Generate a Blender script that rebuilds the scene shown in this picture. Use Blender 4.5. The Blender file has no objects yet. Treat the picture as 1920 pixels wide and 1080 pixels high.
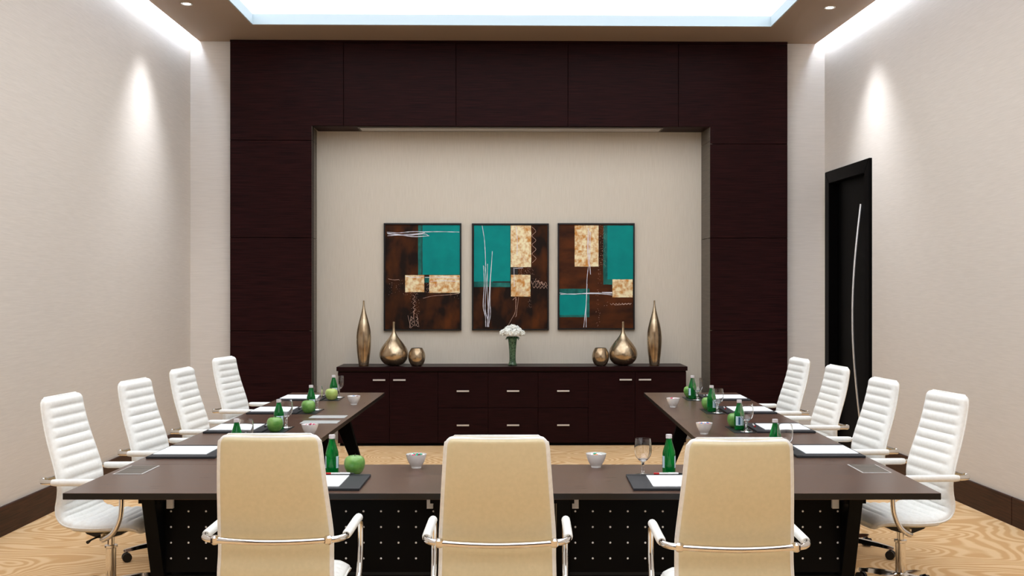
import bpy, bmesh, math, random
from mathutils import Vector, Matrix
random.seed(7)
C = bpy.context.scene
COL = C.collection
PI = math.pi

# ---------------------------------------------------------------- camera
F = 2020.0; PX = 988.0; HY = 543.0; CH = 1.67; TH = math.atan(35 / F)
cam_d = bpy.data.cameras.new('camera'); cam = bpy.data.objects.new('camera', cam_d); COL.objects.link(cam)
cam_d.sensor_width = 36; cam_d.lens = F / 1920 * 36
cam_d.shift_x = -(PX - 960) / 1920; cam_d.shift_y = (HY - 540) / 1920
cam.location = (0, 0, CH); cam.rotation_euler = (PI / 2, 0, -TH)
cam_d.clip_end = 60
C.camera = cam
# ---------------------------------------------------------------- world, exposure
W = bpy.data.worlds.new('world'); C.world = W; W.use_nodes = True
W.node_tree.nodes['Background'].inputs[0].default_value = (1, .97, .93, 1)
W.node_tree.nodes['Background'].inputs[1].default_value = 0.3
C.view_settings.view_transform = 'Standard'; C.view_settings.look = 'None'
C.view_settings.exposure = 0.27; C.view_settings.gamma = 1; C.view_settings.use_curve_mapping = False
CEIL_E = 2.0        # glow added to the coffer ceiling, in place of bounced cove light
LED_E = 60.0        # led strips above the soffit edge
SPOT_W = 180.0       # downlights

def T2W(x, z):      # table frame (x right, z depth) to world
    return (x * math.cos(TH) + z * math.sin(TH), -x * math.sin(TH) + z * math.cos(TH))
def R(px, py, Y):   # point of the room plane y = Y seen at a pixel of the photograph, gives (x, z)
    a = (px - PX) / F; b = (HY - py) / F
    dx = a * math.cos(TH) + math.sin(TH); dy = -a * math.sin(TH) + math.cos(TH)
    t = Y / dy
    return (dx * t, CH + b * t)

# ---------------------------------------------------------------- materials
def lin(c):
    return tuple(((v / 255) / 12.92 if v / 255 <= .04045 else ((v / 255 + .055) / 1.055) ** 2.4) for v in c) + (1,)
def mat(name, rgb, rough=.5, metal=0, emit=0, trans=0, ior=1.45, coat=0, spec=.5):
    m = bpy.data.materials.new(name); m.use_nodes = True
    b = m.node_tree.nodes['Principled BSDF']
    c = lin(rgb)
    b.inputs['Base Color'].default_value = c; b.inputs['Roughness'].default_value = rough
    b.inputs['Metallic'].default_value = metal; b.inputs['Transmission Weight'].default_value = trans
    b.inputs['IOR'].default_value = ior; b.inputs['Coat Weight'].default_value = coat
    b.inputs['Specular IOR Level'].default_value = spec
    if emit:
        b.inputs['Emission Color'].default_value = c; b.inputs['Emission Strength'].default_value = emit
    return m
def nz(m, c1, c2, scale=(1, 1, 1), nscale=5, detail=4, lo=.3, hi=.7, bump=0, bdist=.002, distort=0, rough=None):
    nt = m.node_tree; N = nt.nodes; L = nt.links; b = N['Principled BSDF']
    tc = N.new('ShaderNodeTexCoord'); mp = N.new('ShaderNodeMapping'); mp.inputs['Scale'].default_value = scale
    n = N.new('ShaderNodeTexNoise'); n.inputs['Scale'].default_value = nscale; n.inputs['Detail'].default_value = detail
    n.inputs['Distortion'].default_value = distort
    r = N.new('ShaderNodeValToRGB'); r.color_ramp.elements[0].position = lo; r.color_ramp.elements[1].position = hi
    r.color_ramp.elements[0].color = lin(c1); r.color_ramp.elements[1].color = lin(c2)
    L.new(tc.outputs['Object'], mp.inputs[0]); L.new(mp.outputs[0], n.inputs['Vector'])
    L.new(n.outputs[0], r.inputs[0]); L.new(r.outputs[0], b.inputs['Base Color'])
    if bump:
        bp = N.new('ShaderNodeBump'); bp.inputs['Strength'].default_value = bump; bp.inputs['Distance'].default_value = bdist
        L.new(n.outputs[0], bp.inputs['Height']); L.new(bp.outputs[0], b.inputs['Normal'])
    if rough:
        mr = N.new('ShaderNodeMapRange'); mr.inputs['To Min'].default_value = rough[0]; mr.inputs['To Max'].default_value = rough[1]
        L.new(n.outputs[0], mr.inputs[0]); L.new(mr.outputs[0], b.inputs['Roughness'])
    return m
def tex_clone(nt, kind): return nt.nodes.new(kind)

M = {}
M['wall'] = nz(mat('wallpaper', (205, 196, 186), .75, spec=.25), (203, 194, 184), (212, 203, 193), (1, 1, 30), 6, 6, bump=.15, bdist=.0008)
M['niche'] = nz(mat('niche_wallpaper', (205, 196, 182), .7, spec=.25), (200, 191, 176), (209, 200, 186), (30, 1, 1), 6, 6, bump=.15, bdist=.0008)
M['upstand'] = mat('cool_white_paint', (184, 200, 208), .7)
M['rear'] = nz(mat('unseen_rear_wall_wood', (84, 62, 48), .5), (70, 50, 38), (98, 74, 58), (1, 1, 20), 4, 5)  # unseen wall, toned dark to cut frontal fill and deepen chrome reflections
M['silver'] = mat('pale_silver_lid', (206, 210, 210), .35, .35)
M['soffit'] = mat('taupe_paint', (150, 128, 108), .6, spec=.3)
M['white_paint'] = mat('white_paint', (238, 240, 240), .7)
M['wenge'] = nz(mat('wenge', (40, 18, 18), .45, spec=.06), (16, 6, 7), (46, 19, 18), (1.2, 1.2, 55), 3, 8, .3, .72, bump=.08, rough=(.36, .48))
M['wenge_low'] = nz(mat('wenge_sideboard', (34, 15, 16), .35, spec=.08), (17, 7, 8), (42, 17, 18), (1.5, 1.5, 60), 3, 8, .3, .72, bump=.05, rough=(.28, .4))
M['board'] = nz(mat('baseboard_wood', (60, 34, 24), .45, spec=.2), (32, 16, 11), (66, 37, 25), (2, 1, 28), 4, 6, .3, .7, distort=.6)
M['jamb'] = nz(mat('jamb_laminate', (92, 82, 72), .5), (82, 74, 64), (100, 90, 79), (1, 1, 20), 4, 4)
M['black_lacquer'] = mat('black_lacquer', (5, 4, 4), .45, spec=.05)
M['black'] = mat('black_metal', (5, 5, 6), .5, spec=.1)
M['void'] = mat('slot_void', (40, 30, 28), .8, spec=.1)
M['alu'] = mat('satin_aluminium', (226, 224, 222), .42, .8)
M['chrome'] = mat('chrome', (225, 222, 218), .08, 1)
M['top'] = nz(mat('table_laminate', (66, 48, 41), .3, spec=.4), (66, 45, 36), (102, 76, 61), (1.3, 26, 1), 4, 7, .3, .72, rough=(.24, .36))
M['top_side'] = nz(mat('table_laminate_along', (66, 48, 41), .3, spec=.4), (66, 45, 36), (102, 76, 61), (1.3, 26, 1), 4, 7, .3, .72, rough=(.24, .36))
M['edge'] = mat('black_edge_band', (12, 10, 10), .35)
M['leather_white'] = nz(mat('white_leather', (238, 236, 230), .42, spec=.45), (234, 232, 226), (242, 241, 236), (1, 1, 1), 60, 3, bump=.05, bdist=.0004)
M['leather_warm_shade'] = nz(mat('warm_shaded_leather', (220, 206, 168), .42, spec=.4), (217, 204, 166), (223, 209, 172), (1, 1, 1), 60, 3, bump=.05, bdist=.0004)  # same leather as the cushion, with warm shade put into the colour
M['plastic_black'] = mat('black_plastic', (14, 14, 15), .4)
M['pad'] = nz(mat('black_desk_pad', (40, 40, 43), .55, spec=.35), (36, 36, 39), (46, 46, 49), (1, 1, 1), 200, 2, bump=.1, bdist=.0004)
M['mat'] = mat('black_coaster', (26, 27, 29), .4)
M['paper'] = mat('paper', (246, 248, 250), .8, spec=.2)
M['green_glass'] = mat('green_glass', (0, 150, 62), .06, trans=.75, ior=1.35)
M['cap'] = mat('silver_white_cap', (222, 216, 218), .4, .2)
M['label'] = mat('pale_label', (196, 220, 232), .5)
M['label_dark'] = mat('label_print', (46, 92, 120), .5)
M['red'] = mat('red_plastic', (190, 22, 24), .35)
M['white_plastic'] = mat('white_plastic', (232, 232, 234), .3)
M['glass'] = mat('clear_glass', (255, 255, 255), .0, trans=1, ior=1.45)
M['apple'] = nz(mat('green_apple_skin', (120, 180, 60), .28, coat=.2), (72, 132, 50), (142, 184, 100), (1, 1, 1.6), 14, 5, .3, .75)
M['apple_pale'] = nz(mat('pale_apple_skin', (176, 196, 100), .3, coat=.2), (150, 176, 84), (190, 202, 124), (1, 1, 1.6), 14, 5, .3, .75)
M['stem'] = mat('apple_stem', (52, 36, 20), .7)
M['china'] = mat('white_china', (236, 234, 232), .2, coat=.3)
for k, c in enumerate([(30, 170, 130), (200, 40, 90), (240, 240, 240), (230, 120, 40), (30, 110, 180), (120, 30, 60)]):
    M['candy%d' % k] = mat('candy_colour', c, .25)
M['bronze'] = nz(mat('gold_bronze_glaze', (190, 160, 124), .3, .9), (138, 112, 82), (206, 188, 160), (1, 1, .8), 9, 5, .3, .7, rough=(.16, .34))
M['bronze_low'] = nz(mat('dark_bronze_foot', (84, 62, 38), .35, .8), (60, 42, 26), (104, 78, 50), (1, 1, 1), 9, 4)
M['petal'] = mat('white_petal', (240, 242, 236), .6)
M['leaf'] = nz(mat('dark_green_leaf', (34, 66, 36), .5), (22, 50, 28), (58, 92, 56), (1, 1, 1), 60, 4)
M['vase_glass'] = nz(mat('green_vase_glass', (52, 90, 60), .12, trans=.35), (30, 62, 40), (110, 140, 106), (1, 1, 1), 55, 4)
M['frame'] = mat('black_frame', (12, 10, 11), .35)
M['canvas'] = nz(mat('brown_canvas', (60, 34, 16), .6, spec=.15), (26, 14, 8), (84, 42, 12), (2.2, 1, 1.3), 2.6, 3, .42, .72, bump=.1)
M['canvas2'] = nz(mat('warm_brown_canvas', (76, 42, 20), .6, spec=.15), (46, 22, 9), (88, 44, 16), (1.2, 1, 2.6), 3, 3, .35, .7, bump=.1)
M['teal'] = nz(mat('teal_paint', (0, 134, 130), .5, spec=.15), (0, 124, 122), (0, 138, 132), (1, 1, 1), 6, 3, bump=.05)
M['teal_dark'] = nz(mat('dark_teal_paint', (22, 96, 90), .55, spec=.15), (14, 76, 72), (40, 116, 108), (1, 1, 1), 12, 3)
M['gold'] = nz(mat('gold_leaf_paint', (216, 170, 96), .5, .1), (196, 132, 56), (238, 226, 186), (1, 1, 1), 22, 8, .36, .62, bump=.4)
M['stroke'] = mat('white_paint_stroke', (226, 226, 236), .6)
M['stroke_pink'] = mat('pale_pink_paint_drip', (214, 178, 160), .6)
M['stroke_dark'] = mat('dark_paint', (20, 16, 14), .6)
M['led'] = mat('led_strip', (218, 234, 255), .5, emit=LED_E)
M['coffer'] = mat('ceiling_added_glow', (240, 247, 255), .6, emit=CEIL_E)
M['lamp'] = mat('downlight_lens', (255, 246, 236), .4, emit=40)

def carpet():
    m = mat('swirl_carpet', (212, 172, 124), .9, spec=.1); nt = m.node_tree; N = nt.nodes; L = nt.links; b = N['Principled BSDF']
    tc = N.new('ShaderNodeTexCoord'); mp = N.new('ShaderNodeMapping'); mp.inputs['Scale'].default_value = (.85, 1.5, 1)
    n = N.new('ShaderNodeTexNoise'); n.inputs['Scale'].default_value = 1.35; n.inputs['Detail'].default_value = .6; n.inputs['Distortion'].default_value = .5
    L.new(tc.outputs['Object'], mp.inputs[0]); L.new(mp.outputs[0], n.inputs['Vector'])
    mu = N.new('ShaderNodeMath'); mu.operation = 'MULTIPLY'; mu.inputs[1].default_value = 150; L.new(n.outputs[0], mu.inputs[0])
    si = N.new('ShaderNodeMath'); si.operation = 'SINE'; L.new(mu.outputs[0], si.inputs[0])
    n2 = N.new('ShaderNodeTexNoise'); n2.inputs['Scale'].default_value = 9; n2.inputs['Detail'].default_value = 3; L.new(tc.outputs['Object'], n2.inputs['Vector'])
    ad = N.new('ShaderNodeMath'); ad.operation = 'MULTIPLY_ADD'; ad.inputs[1].default_value = 1.6; ad.inputs[2].default_value = -.8
    L.new(n2.outputs[0], ad.inputs[0])
    a2 = N.new('ShaderNodeMath'); a2.operation = 'ADD'; L.new(si.outputs[0], a2.inputs[0]); L.new(ad.outputs[0], a2.inputs[1])
    mr = N.new('ShaderNodeMapRange'); mr.inputs['From Min'].default_value = -1; mr.inputs['From Max'].default_value = 1; L.new(a2.outputs[0], mr.inputs[0])
    r = N.new('ShaderNodeValToRGB'); r.color_ramp.elements[0].position = .25; r.color_ramp.elements[1].position = .8
    r.color_ramp.elements[0].color = lin((202, 160, 112)); r.color_ramp.elements[1].color = lin((220, 186, 142))
    L.new(mr.outputs[0], r.inputs[0])
    n3 = N.new('ShaderNodeTexNoise'); n3.inputs['Scale'].default_value = 260; L.new(tc.outputs['Object'], n3.inputs['Vector'])
    bp = N.new('ShaderNodeBump'); bp.inputs['Strength'].default_value = .3; bp.inputs['Distance'].default_value = .003
    L.new(n3.outputs[0], bp.inputs['Height']); L.new(bp.outputs[0], b.inputs['Normal'])
    L.new(r.outputs[0], b.inputs['Base Color'])
    return m
M['carpet'] = carpet()

# ---------------------------------------------------------------- mesh helpers
class MB:
    def __init__(s): s.v = []; s.f = []; s.mi = []
    def add(s, vs, fs, mi=0):
        o = len(s.v); s.v += [tuple(v) for v in vs]; s.f += [tuple(i + o for i in f) for f in fs]; s.mi += [mi] * len(fs); return s
    def box(s, x0, y0, z0, x1, y1, z1, mi=0):
        return s.add([(x0, y0, z0), (x1, y0, z0), (x1, y1, z0), (x0, y1, z0), (x0, y0, z1), (x1, y0, z1), (x1, y1, z1), (x0, y1, z1)],
                     [(0, 3, 2, 1), (4, 5, 6, 7), (0, 1, 5, 4), (1, 2, 6, 5), (2, 3, 7, 6), (3, 0, 4, 7)], mi)
    def prism(s, poly, axis, a, b, mi=0):   # polygon in the two other axes, extruded from a to b along axis
        def P(p, t):
            return {'x': (t, p[0], p[1]), 'y': (p[0], t, p[1]), 'z': (p[0], p[1], t)}[axis]
        n = len(poly)
        return s.add([P(p, a) for p in poly] + [P(p, b) for p in poly],
                     [tuple(range(n)), tuple(range(2 * n - 1, n - 1, -1))] + [(i, (i + 1) % n, (i + 1) % n + n, i + n) for i in range(n)], mi)
    def lathe(s, prof, seg=24, c=(0, 0, 0), mi=0, cap=True):
        vs = []; fs = []
        for r, z in prof:
            for k in range(seg):
                a = 2 * PI * k / seg; vs.append((c[0] + r * math.cos(a), c[1] + r * math.sin(a), c[2] + z))
        for i in range(len(prof) - 1):
            for k in range(seg):
                k2 = (k + 1) % seg; fs.append((i * seg + k, i * seg + k2, (i + 1) * seg + k2, (i + 1) * seg + k))
        if cap:
            if prof[0][0] > 1e-5: fs.append(tuple(reversed(range(seg))))
            if prof[-1][0] > 1e-5: fs.append(tuple(range((len(prof) - 1) * seg, len(prof) * seg)))
        return s.add(vs, fs, mi)
    def tube(s, pts, r, seg=10, mi=0, closed=False):
        pts = [Vector(p) for p in pts]; n = len(pts); vs = []; fs = []; up = None
        for i, p in enumerate(pts):
            if closed: t = (pts[(i + 1) % n] - pts[i - 1]).normalized()
            else: t = (pts[min(i + 1, n - 1)] - pts[max(i - 1, 0)]).normalized()
            if up is None:
                up = Vector((0, 0, 1)) if abs(t.z) < .9 else Vector((1, 0, 0))
            up = (up - t * up.dot(t)).normalized(); sd = t.cross(up)
            rr = r[i] if isinstance(r, (list, tuple)) else r
            for k in range(seg):
                a = 2 * PI * k / seg; vs.append(p + up * math.cos(a) * rr + sd * math.sin(a) * rr)
        m = n if closed else n - 1
        for i in range(m):
            for k in range(seg):
                k2 = (k + 1) % seg; j = (i + 1) % n
                fs.append((i * seg + k, i * seg + k2, j * seg + k2, j * seg + k))
        if not closed: fs += [tuple(reversed(range(seg))), tuple(range((n - 1) * seg, n * seg))]
        return s.add(vs, fs, mi)
    def sphere(s, c, r, nu=10, nv=7, mi=0, sc=(1, 1, 1)):
        prof = [(max(r * math.sin(PI * i / nv), 1e-6), -r * math.cos(PI * i / nv)) for i in range(nv + 1)]
        o = len(s.v); s.lathe(prof, nu, (0, 0, 0), mi, False)
        for i in range(o, len(s.v)):
            v = s.v[i]; s.v[i] = (c[0] + v[0] * sc[0], c[1] + v[1] * sc[1], c[2] + v[2] * sc[2])
        return s
    def build(s, name, mats, parent=None, bevel=0, smooth=False, seg=2, angle=40):
        me = bpy.data.meshes.new(name); me.from_pydata(s.v, [], s.f)
        if not isinstance(mats, (list, tuple)): mats = [mats]
        for m in mats: me.materials.append(m)
        for p, mi in zip(me.polygons, s.mi): p.material_index = mi
        bm = bmesh.new(); bm.from_mesh(me)
        bmesh.ops.remove_doubles(bm, verts=bm.verts, dist=1e-6)
        bmesh.ops.recalc_face_normals(bm, faces=bm.faces)
        if bevel:
            bmesh.ops.bevel(bm, geom=[e for e in bm.edges if e.is_manifold and e.calc_face_angle(0) > .5], offset=bevel, segments=seg, affect='EDGES', profile=.5)
        bm.to_mesh(me); bm.free()
        if smooth:
            for p in me.polygons: p.use_smooth = True
            try: me.set_sharp_from_angle(angle=math.radians(angle))
            except Exception: pass
        o = bpy.data.objects.new(name, me); COL.objects.link(o); o.parent = parent
        return o
def tag(o, label, cat, group=None, kind=None):
    o['label'] = label; o['category'] = cat
    if group: o['group'] = group
    if kind: o['kind'] = kind
    return o
def struct(o, label=None):
    o['kind'] = 'structure'
    if label: o['label'] = label
    return o
def empty(name, loc, rz=0):
    o = bpy.data.objects.new(name, None); COL.objects.link(o); o.location = loc; o.rotation_euler = (0, 0, rz); o.empty_display_size = .1
    return o
def copy_tree(o, parent=None):
    c = o.copy(); COL.objects.link(c); c.parent = parent
    for ch in [x for x in KIDS.get(o.name, [])]: copy_tree(ch, c)
    return c
KIDS = {}
def register(root):
    for o in bpy.data.objects:
        if o.parent: KIDS.setdefault(o.parent.name, [])
    KIDS.clear()
    for o in list(bpy.data.objects):
        if o.parent: KIDS.setdefault(o.parent.name, []).append(o)
def put(o, X, Z, z, rz=0):          # place a thing in the table frame
    x, y = T2W(X, Z); o.location = (x, y, z); o.rotation_euler = (0, 0, rz - TH)
def catmull(pts, n=8):
    P = [Vector(p) for p in pts]; out = []
    Q = [P[0] * 2 - P[1]] + P + [P[-1] * 2 - P[-2]]
    for i in range(1, len(Q) - 2):
        for k in range(n):
            t = k / n; a, b, c, d = Q[i - 1], Q[i], Q[i + 1], Q[i + 2]
            out.append(.5 * ((2 * b) + (c - a) * t + (2 * a - 5 * b + 4 * c - d) * t * t + (3 * b - a - 3 * c + d) * t ** 3))
    out.append(P[-1]); return out

# ================================================================ ROOM
YW = 11.72; YP = 11.62; YN = 12.02; YF = -2.6
XL = R(357, 543, YW)[0]; XR = R(1543, 543, YW)[0] + .02
ZC = 4.356; ZU = 4.66
SPL = .03                      # the right wall runs slightly outwards towards the camera
def splay(o):
    p = Vector((XR, YW)); v = Matrix.Rotation(SPL, 2) @ (Vector((o.location.x, o.location.y)) - p)
    o.location.x, o.location.y = p.x + v.x, p.y + v.y; o.rotation_euler.z += SPL; return o
floor = struct(MB().box(XL - .2, YF - .2, -.1, XR + .9, YN + .2, 0).build('floor', M['carpet']))
wl = struct(MB().box(XL - .12, YF, 0, XL, YN + .1, ZU).build('wall_left', M['wall']))
wf = struct(MB().box(XL - .12, YF - .12, 0, XR + .8, YF, ZU).build('wall_front', M['rear']))
# right wall with the door opening
xw = XR
def ray_side(px, X):   # depth y on the plane x = X seen at pixel column px
    a = (px - PX) / F
    dx = a * math.cos(TH) + math.sin(TH); dy = -a * math.sin(TH) + math.cos(TH)
    return X / dx * dy
D0 = ray_side(1627, XR); D1 = ray_side(1551, XR); DZ = 2.94
w = MB(); w.box(xw, YF - .1, 0, xw + .25, D0, ZU); w.box(xw, D1, 0, xw + .25, YN + .1, ZU); w.box(xw, D0, DZ, xw + .25, D1, ZU)
splay(struct(w.build('wall_right', M['wall'])))
# upper ceiling, and coffer field with an added glow
struct(MB().box(XL - .12, YF - .12, ZU, XR + .9, YN + .1, ZU + .1).build('ceiling', M['white_paint']))
ox0 = R(472, 44, 10.98)[0]; ox1 = R(1447, 54, 10.98)[0]; OY = 10.98; OYF = -1.9
lum = MB().box(ox0 - .6, OYF - .3, ZU - .03, ox1 + .6, OY + .71, ZU - .001).build('trim_1', M['coffer']); struct(lum, 'white ceiling field inside the coffer, with added glow')
# soffit ring; narrow gaps beside both side walls let the cove light graze them
G = .10; st = .10
s = MB()
def ring(mb, x0, y0, x1, y1, X0, Y0, X1, Y1, z0, z1, mi=0):
    mb.box(X0, Y0, z0, x0, Y1, z1, mi); mb.box(x1, Y0, z0, X1, Y1, z1, mi); mb.box(x0, Y0, z0, x1, y0, z1, mi); mb.box(x0, y1, z0, x1, Y1, z1, mi)
xf = XR - G + SPL * (YW - YF)
s.box(XL + G, YF + .01, ZC, ox0, YW - .002, ZC + .06); s.box(ox0, YF + .01, ZC, ox1, OYF, ZC + .06); s.box(ox0, OY, ZC, ox1, YW - .002, ZC + .06)
s.prism([(ox1, YF + .01), (xf, YF + .01), (XR - G, YW - .002), (ox1, YW - .002)], 'z', ZC, ZC + .06)
struct(s.build('trim_2', M['soffit']), 'taupe soffit ring around the coffer')
s = MB(); ring(s, ox0 + .001, OYF + .001, ox1 - .001, OY - .001, ox0 - .03, OYF - .03, ox1 + .03, OY + .03, ZC + .06, ZC + .11)
s.box(ox0 + .0, OYF, ZC + .004, ox0 + .012, OY, ZC + .11); s.box(ox1 - .012, OYF, ZC + .004, ox1, OY, ZC + .11)
s.box(ox0, OY - .012, ZC + .004, ox1, OY, ZC + .11)
struct(s.build('trim_3', M['upstand']), 'white upstand around the coffer opening')
for nm, x in (('cove_strip_light', XL + .08), ('cove_strip_light', XR - .08)):
    o = MB().box(x - .01, -1.5, ZC + .05, x + .01, YW - .03, ZC + .062).build(nm, M['led'])
    if x > 0: splay(o)
    tag(o, 'hidden white cove strip above soffit edge by the %s wall' % ('left' if x < 0 else 'right'), 'light', 'cove strips')
# back wall: side strips, niche, header, with wood panels as children
nx0 = R(594, 300, YN)[0]; nx1 = R(1315, 300, YN)[0]
jx0 = R(585, 300, YP)[0]; jx1 = R(1331, 300, YP)[0]
px0 = R(431, 300, YP)[0]; px1 = R(1477, 300, YP)[0]
NZ = 3.43
b = MB()
b.box(XL, YW, 0, nx0 - .03, YN + .1, ZU); b.box(nx1 + .03, YW, 0, XR, YN + .1, ZU)
b.box(nx0 - .03, YW, NZ + .02, nx1 + .03, YN + .1, ZU)
wb = struct(b.build('wall_back', M['wall']), 'pale wall strips around the dark panelled frame')
nb = struct(MB().box(nx0 - .03, YN, 0, nx1 + .03, YN + .1, NZ + .02).build('wall_niche', M['niche'], None), 'beige niche wall behind the sideboard')
nb.name = 'wall_back_niche'
g = .0025
def panel(x0, z0, x1, z1):
    MB().box(x0 + g, YP, z0 + g, x1 - g, YW - .001, z1 - g).build('panel', M['wenge'], wb, bevel=.002, seg=1)
def zP(py): return R(953, py, YP)[1]
hx = [R(p, 160, YP)[0] for p in (644, 855, 1065, 1272)]
ztop = ZC - .028
# backing sheet behind the joints
MB().box(px0, YP + .02, 0, jx0 - .001, YW - .0005, ZC - .002).build('panel_backing', M['void'], wb)
MB().box(jx1 + .001, YP + .02, 0, px1, YW - .0005, ZC - .002).build('panel_backing', M['void'], wb)
MB().box(jx0, YP + .02, NZ + .001, jx1, YW - .0005, ZC - .002).build('panel_backing', M['void'], wb)
MB().box(px0, YP + .006, ZC - .026, px1, YW - .001, ZC - .002).build('shadow_strip', M['wenge'], wb)
for a, c in ((hx[0], hx[1]), (hx[1], hx[2]), (hx[2], hx[3])): panel(a, NZ, c, ztop)
def cornerpanel(xo, xi, xh, zl):
    # L shaped panel around the top corner of the frame
    sgn = 1 if xi > xo else -1
    poly = [(xo + sgn * g, zl + g), (xi - sgn * g, zl + g), (xi - sgn * g, NZ + g), (xh - sgn * g, NZ + g), (xh - sgn * g, ztop - g), (xo + sgn * g, ztop - g)]
    MB().prism(poly, 'y', YP, YW - .001).build('panel', M['wenge'], wb, bevel=.002, seg=1)
cornerpanel(px0, jx0, hx[0], zP(264)); cornerpanel(px1, jx1, hx[3], zP(269))
for (a, c, zs) in ((px0, jx0, (264, 446, 620)), (jx1, px1, (269, 446, 620))):
    zz = [zP(q) for q in zs] + [0]
    for i in range(3): panel(a, zz[i + 1], c, zz[i])
# jambs and head lining of the niche
for xa, xb in ((jx0 - .02, jx0), (jx1, jx1 + .02)):
    zj = [0, zP(446), zP(264), NZ]
    for i in range(3):
        MB().prism([(jx0 - .025, YP + .002), (jx0, YP + .002), (nx0, YN), (nx0 - .028, YN)] if xa < 0 else
                   [(jx1 + .025, YP + .002), (jx1, YP + .002), (nx1, YN), (nx1 + .028, YN)], 'z', zj[i] + (.003 if i else 0), zj[i + 1] - .003).build('jamb_lining', M['jamb'], wb)
MB().box(jx0, YP + .021, NZ, jx1, YN - .001, NZ + .019).build('head_lining', M['wenge'], wb)
sx0 = R(672, 243, YP + .1)[0]; sx1 = R(1242, 243, YP + .1)[0]
sd = empty('slot_diffuser', ((sx0 + sx1) / 2, YP + .17, NZ - .001))
hw = (sx1 - sx0) / 2
MB().box(-hw, -.13, -.012, hw, .13, 0).build('trim', M['jamb'], sd)
for k in range(3): MB().box(-hw + .02, -.09 + k * .07, -.014, hw - .02, -.05 + k * .07, -.0121).build('blade', M['alu'], sd)
tag(sd, 'long pale slot vent in the underside of the dark header above the artworks', 'vent')

# baseboards of separate boards
def baseboard(name, x, side, runs):
    e = empty(name, (x, 0, 0)); e['kind'] = 'structure'
    if x > 0: splay(e)
    for a, c in runs:
        MB().box(0, a + .003, 0, side * .022, c - .003, .2).build('board', M['board'], e, bevel=.003, seg=1)
yb = ray_side(1870, XR)
baseboard('baseboard_left', XL, 1, [(YF, 1.2), (1.2, 3.6), (3.6, 6.0), (6.0, 8.4), (8.4, YW)])
baseboard('baseboard_right', XR, -1, [(YF, yb - 4.8), (yb - 4.8, yb - 2.4), (yb - 2.4, yb), (yb, yb + 2.4), (yb + 2.4, D0 - .12)])
# door in the right wall
d = splay(empty('door_1', (XR, 0, 0))); d['kind'] = 'structure'; d['label'] = 'tall black door with a long bowed handle in the right wall'
fr = .13
def mitre(y0, y1, z1):
    MB().prism([(y0, 0), (y0 + fr, 0), (y0 + fr, z1 - fr), (y0, z1)], 'x', -.03, .10).build('door_frame', M['black_lacquer'], d, bevel=.006)
    MB().prism([(y1, 0), (y1 - fr, 0), (y1 - fr, z1 - fr), (y1, z1)], 'x', -.03, .10).build('door_frame', M['black_lacquer'], d, bevel=.006)
    MB().prism([(y0, z1), (y0 + fr, z1 - fr), (y1 - fr, z1 - fr), (y1, z1)], 'x', -.03, .10).build('door_frame', M['black_lacquer'], d, bevel=.006)
mitre(D0 + .001, D1 - .001, DZ)
ym = (D0 + D1) / 2
leaf = MB().box(.06, D0 + fr, .005, .11, D1 - fr, DZ - fr).build('door_leaf', M['black_lacquer'], d)
hy = ray_side(1602, XR + .02)
pts = [(.058 - .085 * math.sin(PI * k / 28), hy, .28 + 2.25 * k / 28) for k in range(29)]
MB().tube(pts, .012, 10).build('door_handle', M['alu'], leaf, smooth=True)
# downlights
def downlight(x, y, lab, grp='recessed downlights in the soffit', aim=0):
    e = empty('downlight', (x, y, ZC))
    MB().lathe([(.034, -.001), (.036, -.004), (.05, -.007), (.054, -.0005)], 24, cap=False).build('trim_ring', M['alu'], e, smooth=True)
    MB().lathe([(1e-5, -.003), (.034, -.0025)], 20, cap=False).build('lens', M['lamp'], e)
    tag(e, lab, 'light', grp)
    l = bpy.data.lights.new('downlight_lamp', 'SPOT'); l.energy = SPOT_W; l.spot_size = math.radians(84); l.spot_blend = 1; l.shadow_soft_size = .11
    l.color = (.86, .91, 1.0)
    lo = bpy.data.objects.new('downlight_lamp', l); COL.objects.link(lo); lo.parent = e; lo.location = (0, 0, -.03); lo.rotation_euler = (0, aim, 0)
def ceil_xy(px, py):
    a = (px - PX) / F; b = (HY - py) / F; t = (ZC - CH) / b
    dx = a * math.cos(TH) + math.sin(TH); dy = -a * math.sin(TH) + math.cos(TH)
    return dx * t, dy * t
lx, ly = ceil_xy(361, 7); downlight(XL + .42, ly, 'small bright recessed downlight in soffit at top left', aim=.04)
rx, ry = ceil_xy(1566, 14); downlight(XR - .40, ry, 'small bright recessed downlight in soffit at top right', aim=-.04)

# ================================================================ SIDEBOARD
YS = 11.5; YSB = 11.985
sx0 = R(631, 688, YS)[0]; sx1 = R(1289, 688, YS)[0]; ST = R(960, 687.5, YS)[1]
cx = (sx0 + sx1) / 2; hw = (sx1 - sx0) / 2
sb = empty('sideboard', (cx, YS, 0))
tag(sb, 'long dark wenge sideboard with four doors and six drawers in the wall niche', 'sideboard')
D = YSB - YS
MB().box(-hw + .012, .03, .03, hw - .012, D, ST - .045).build('carcass', M['wenge_low'], sb)
MB().box(-hw + .03, .05, 0, hw - .03, D - .02, .03).build('plinth', M['black'], sb)
MB().box(-hw, -.012, ST - .045, hw, D, ST).build('top_slab', M['wenge_low'], sb, bevel=.003)
MB().box(-hw + .02, .014, ST - .056, hw - .02, .03, ST - .046).build('reveal_strip', M['void'], sb)
def sxp(p): return R(p, 760, YS)[0] - cx
cols = [sxp(p) for p in (633, 730, 821, 915, 1009, 1103, 1191, 1287)]
zt = ST - .06; zm = R(960, 765, YS)[1]; zb = .035
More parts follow.
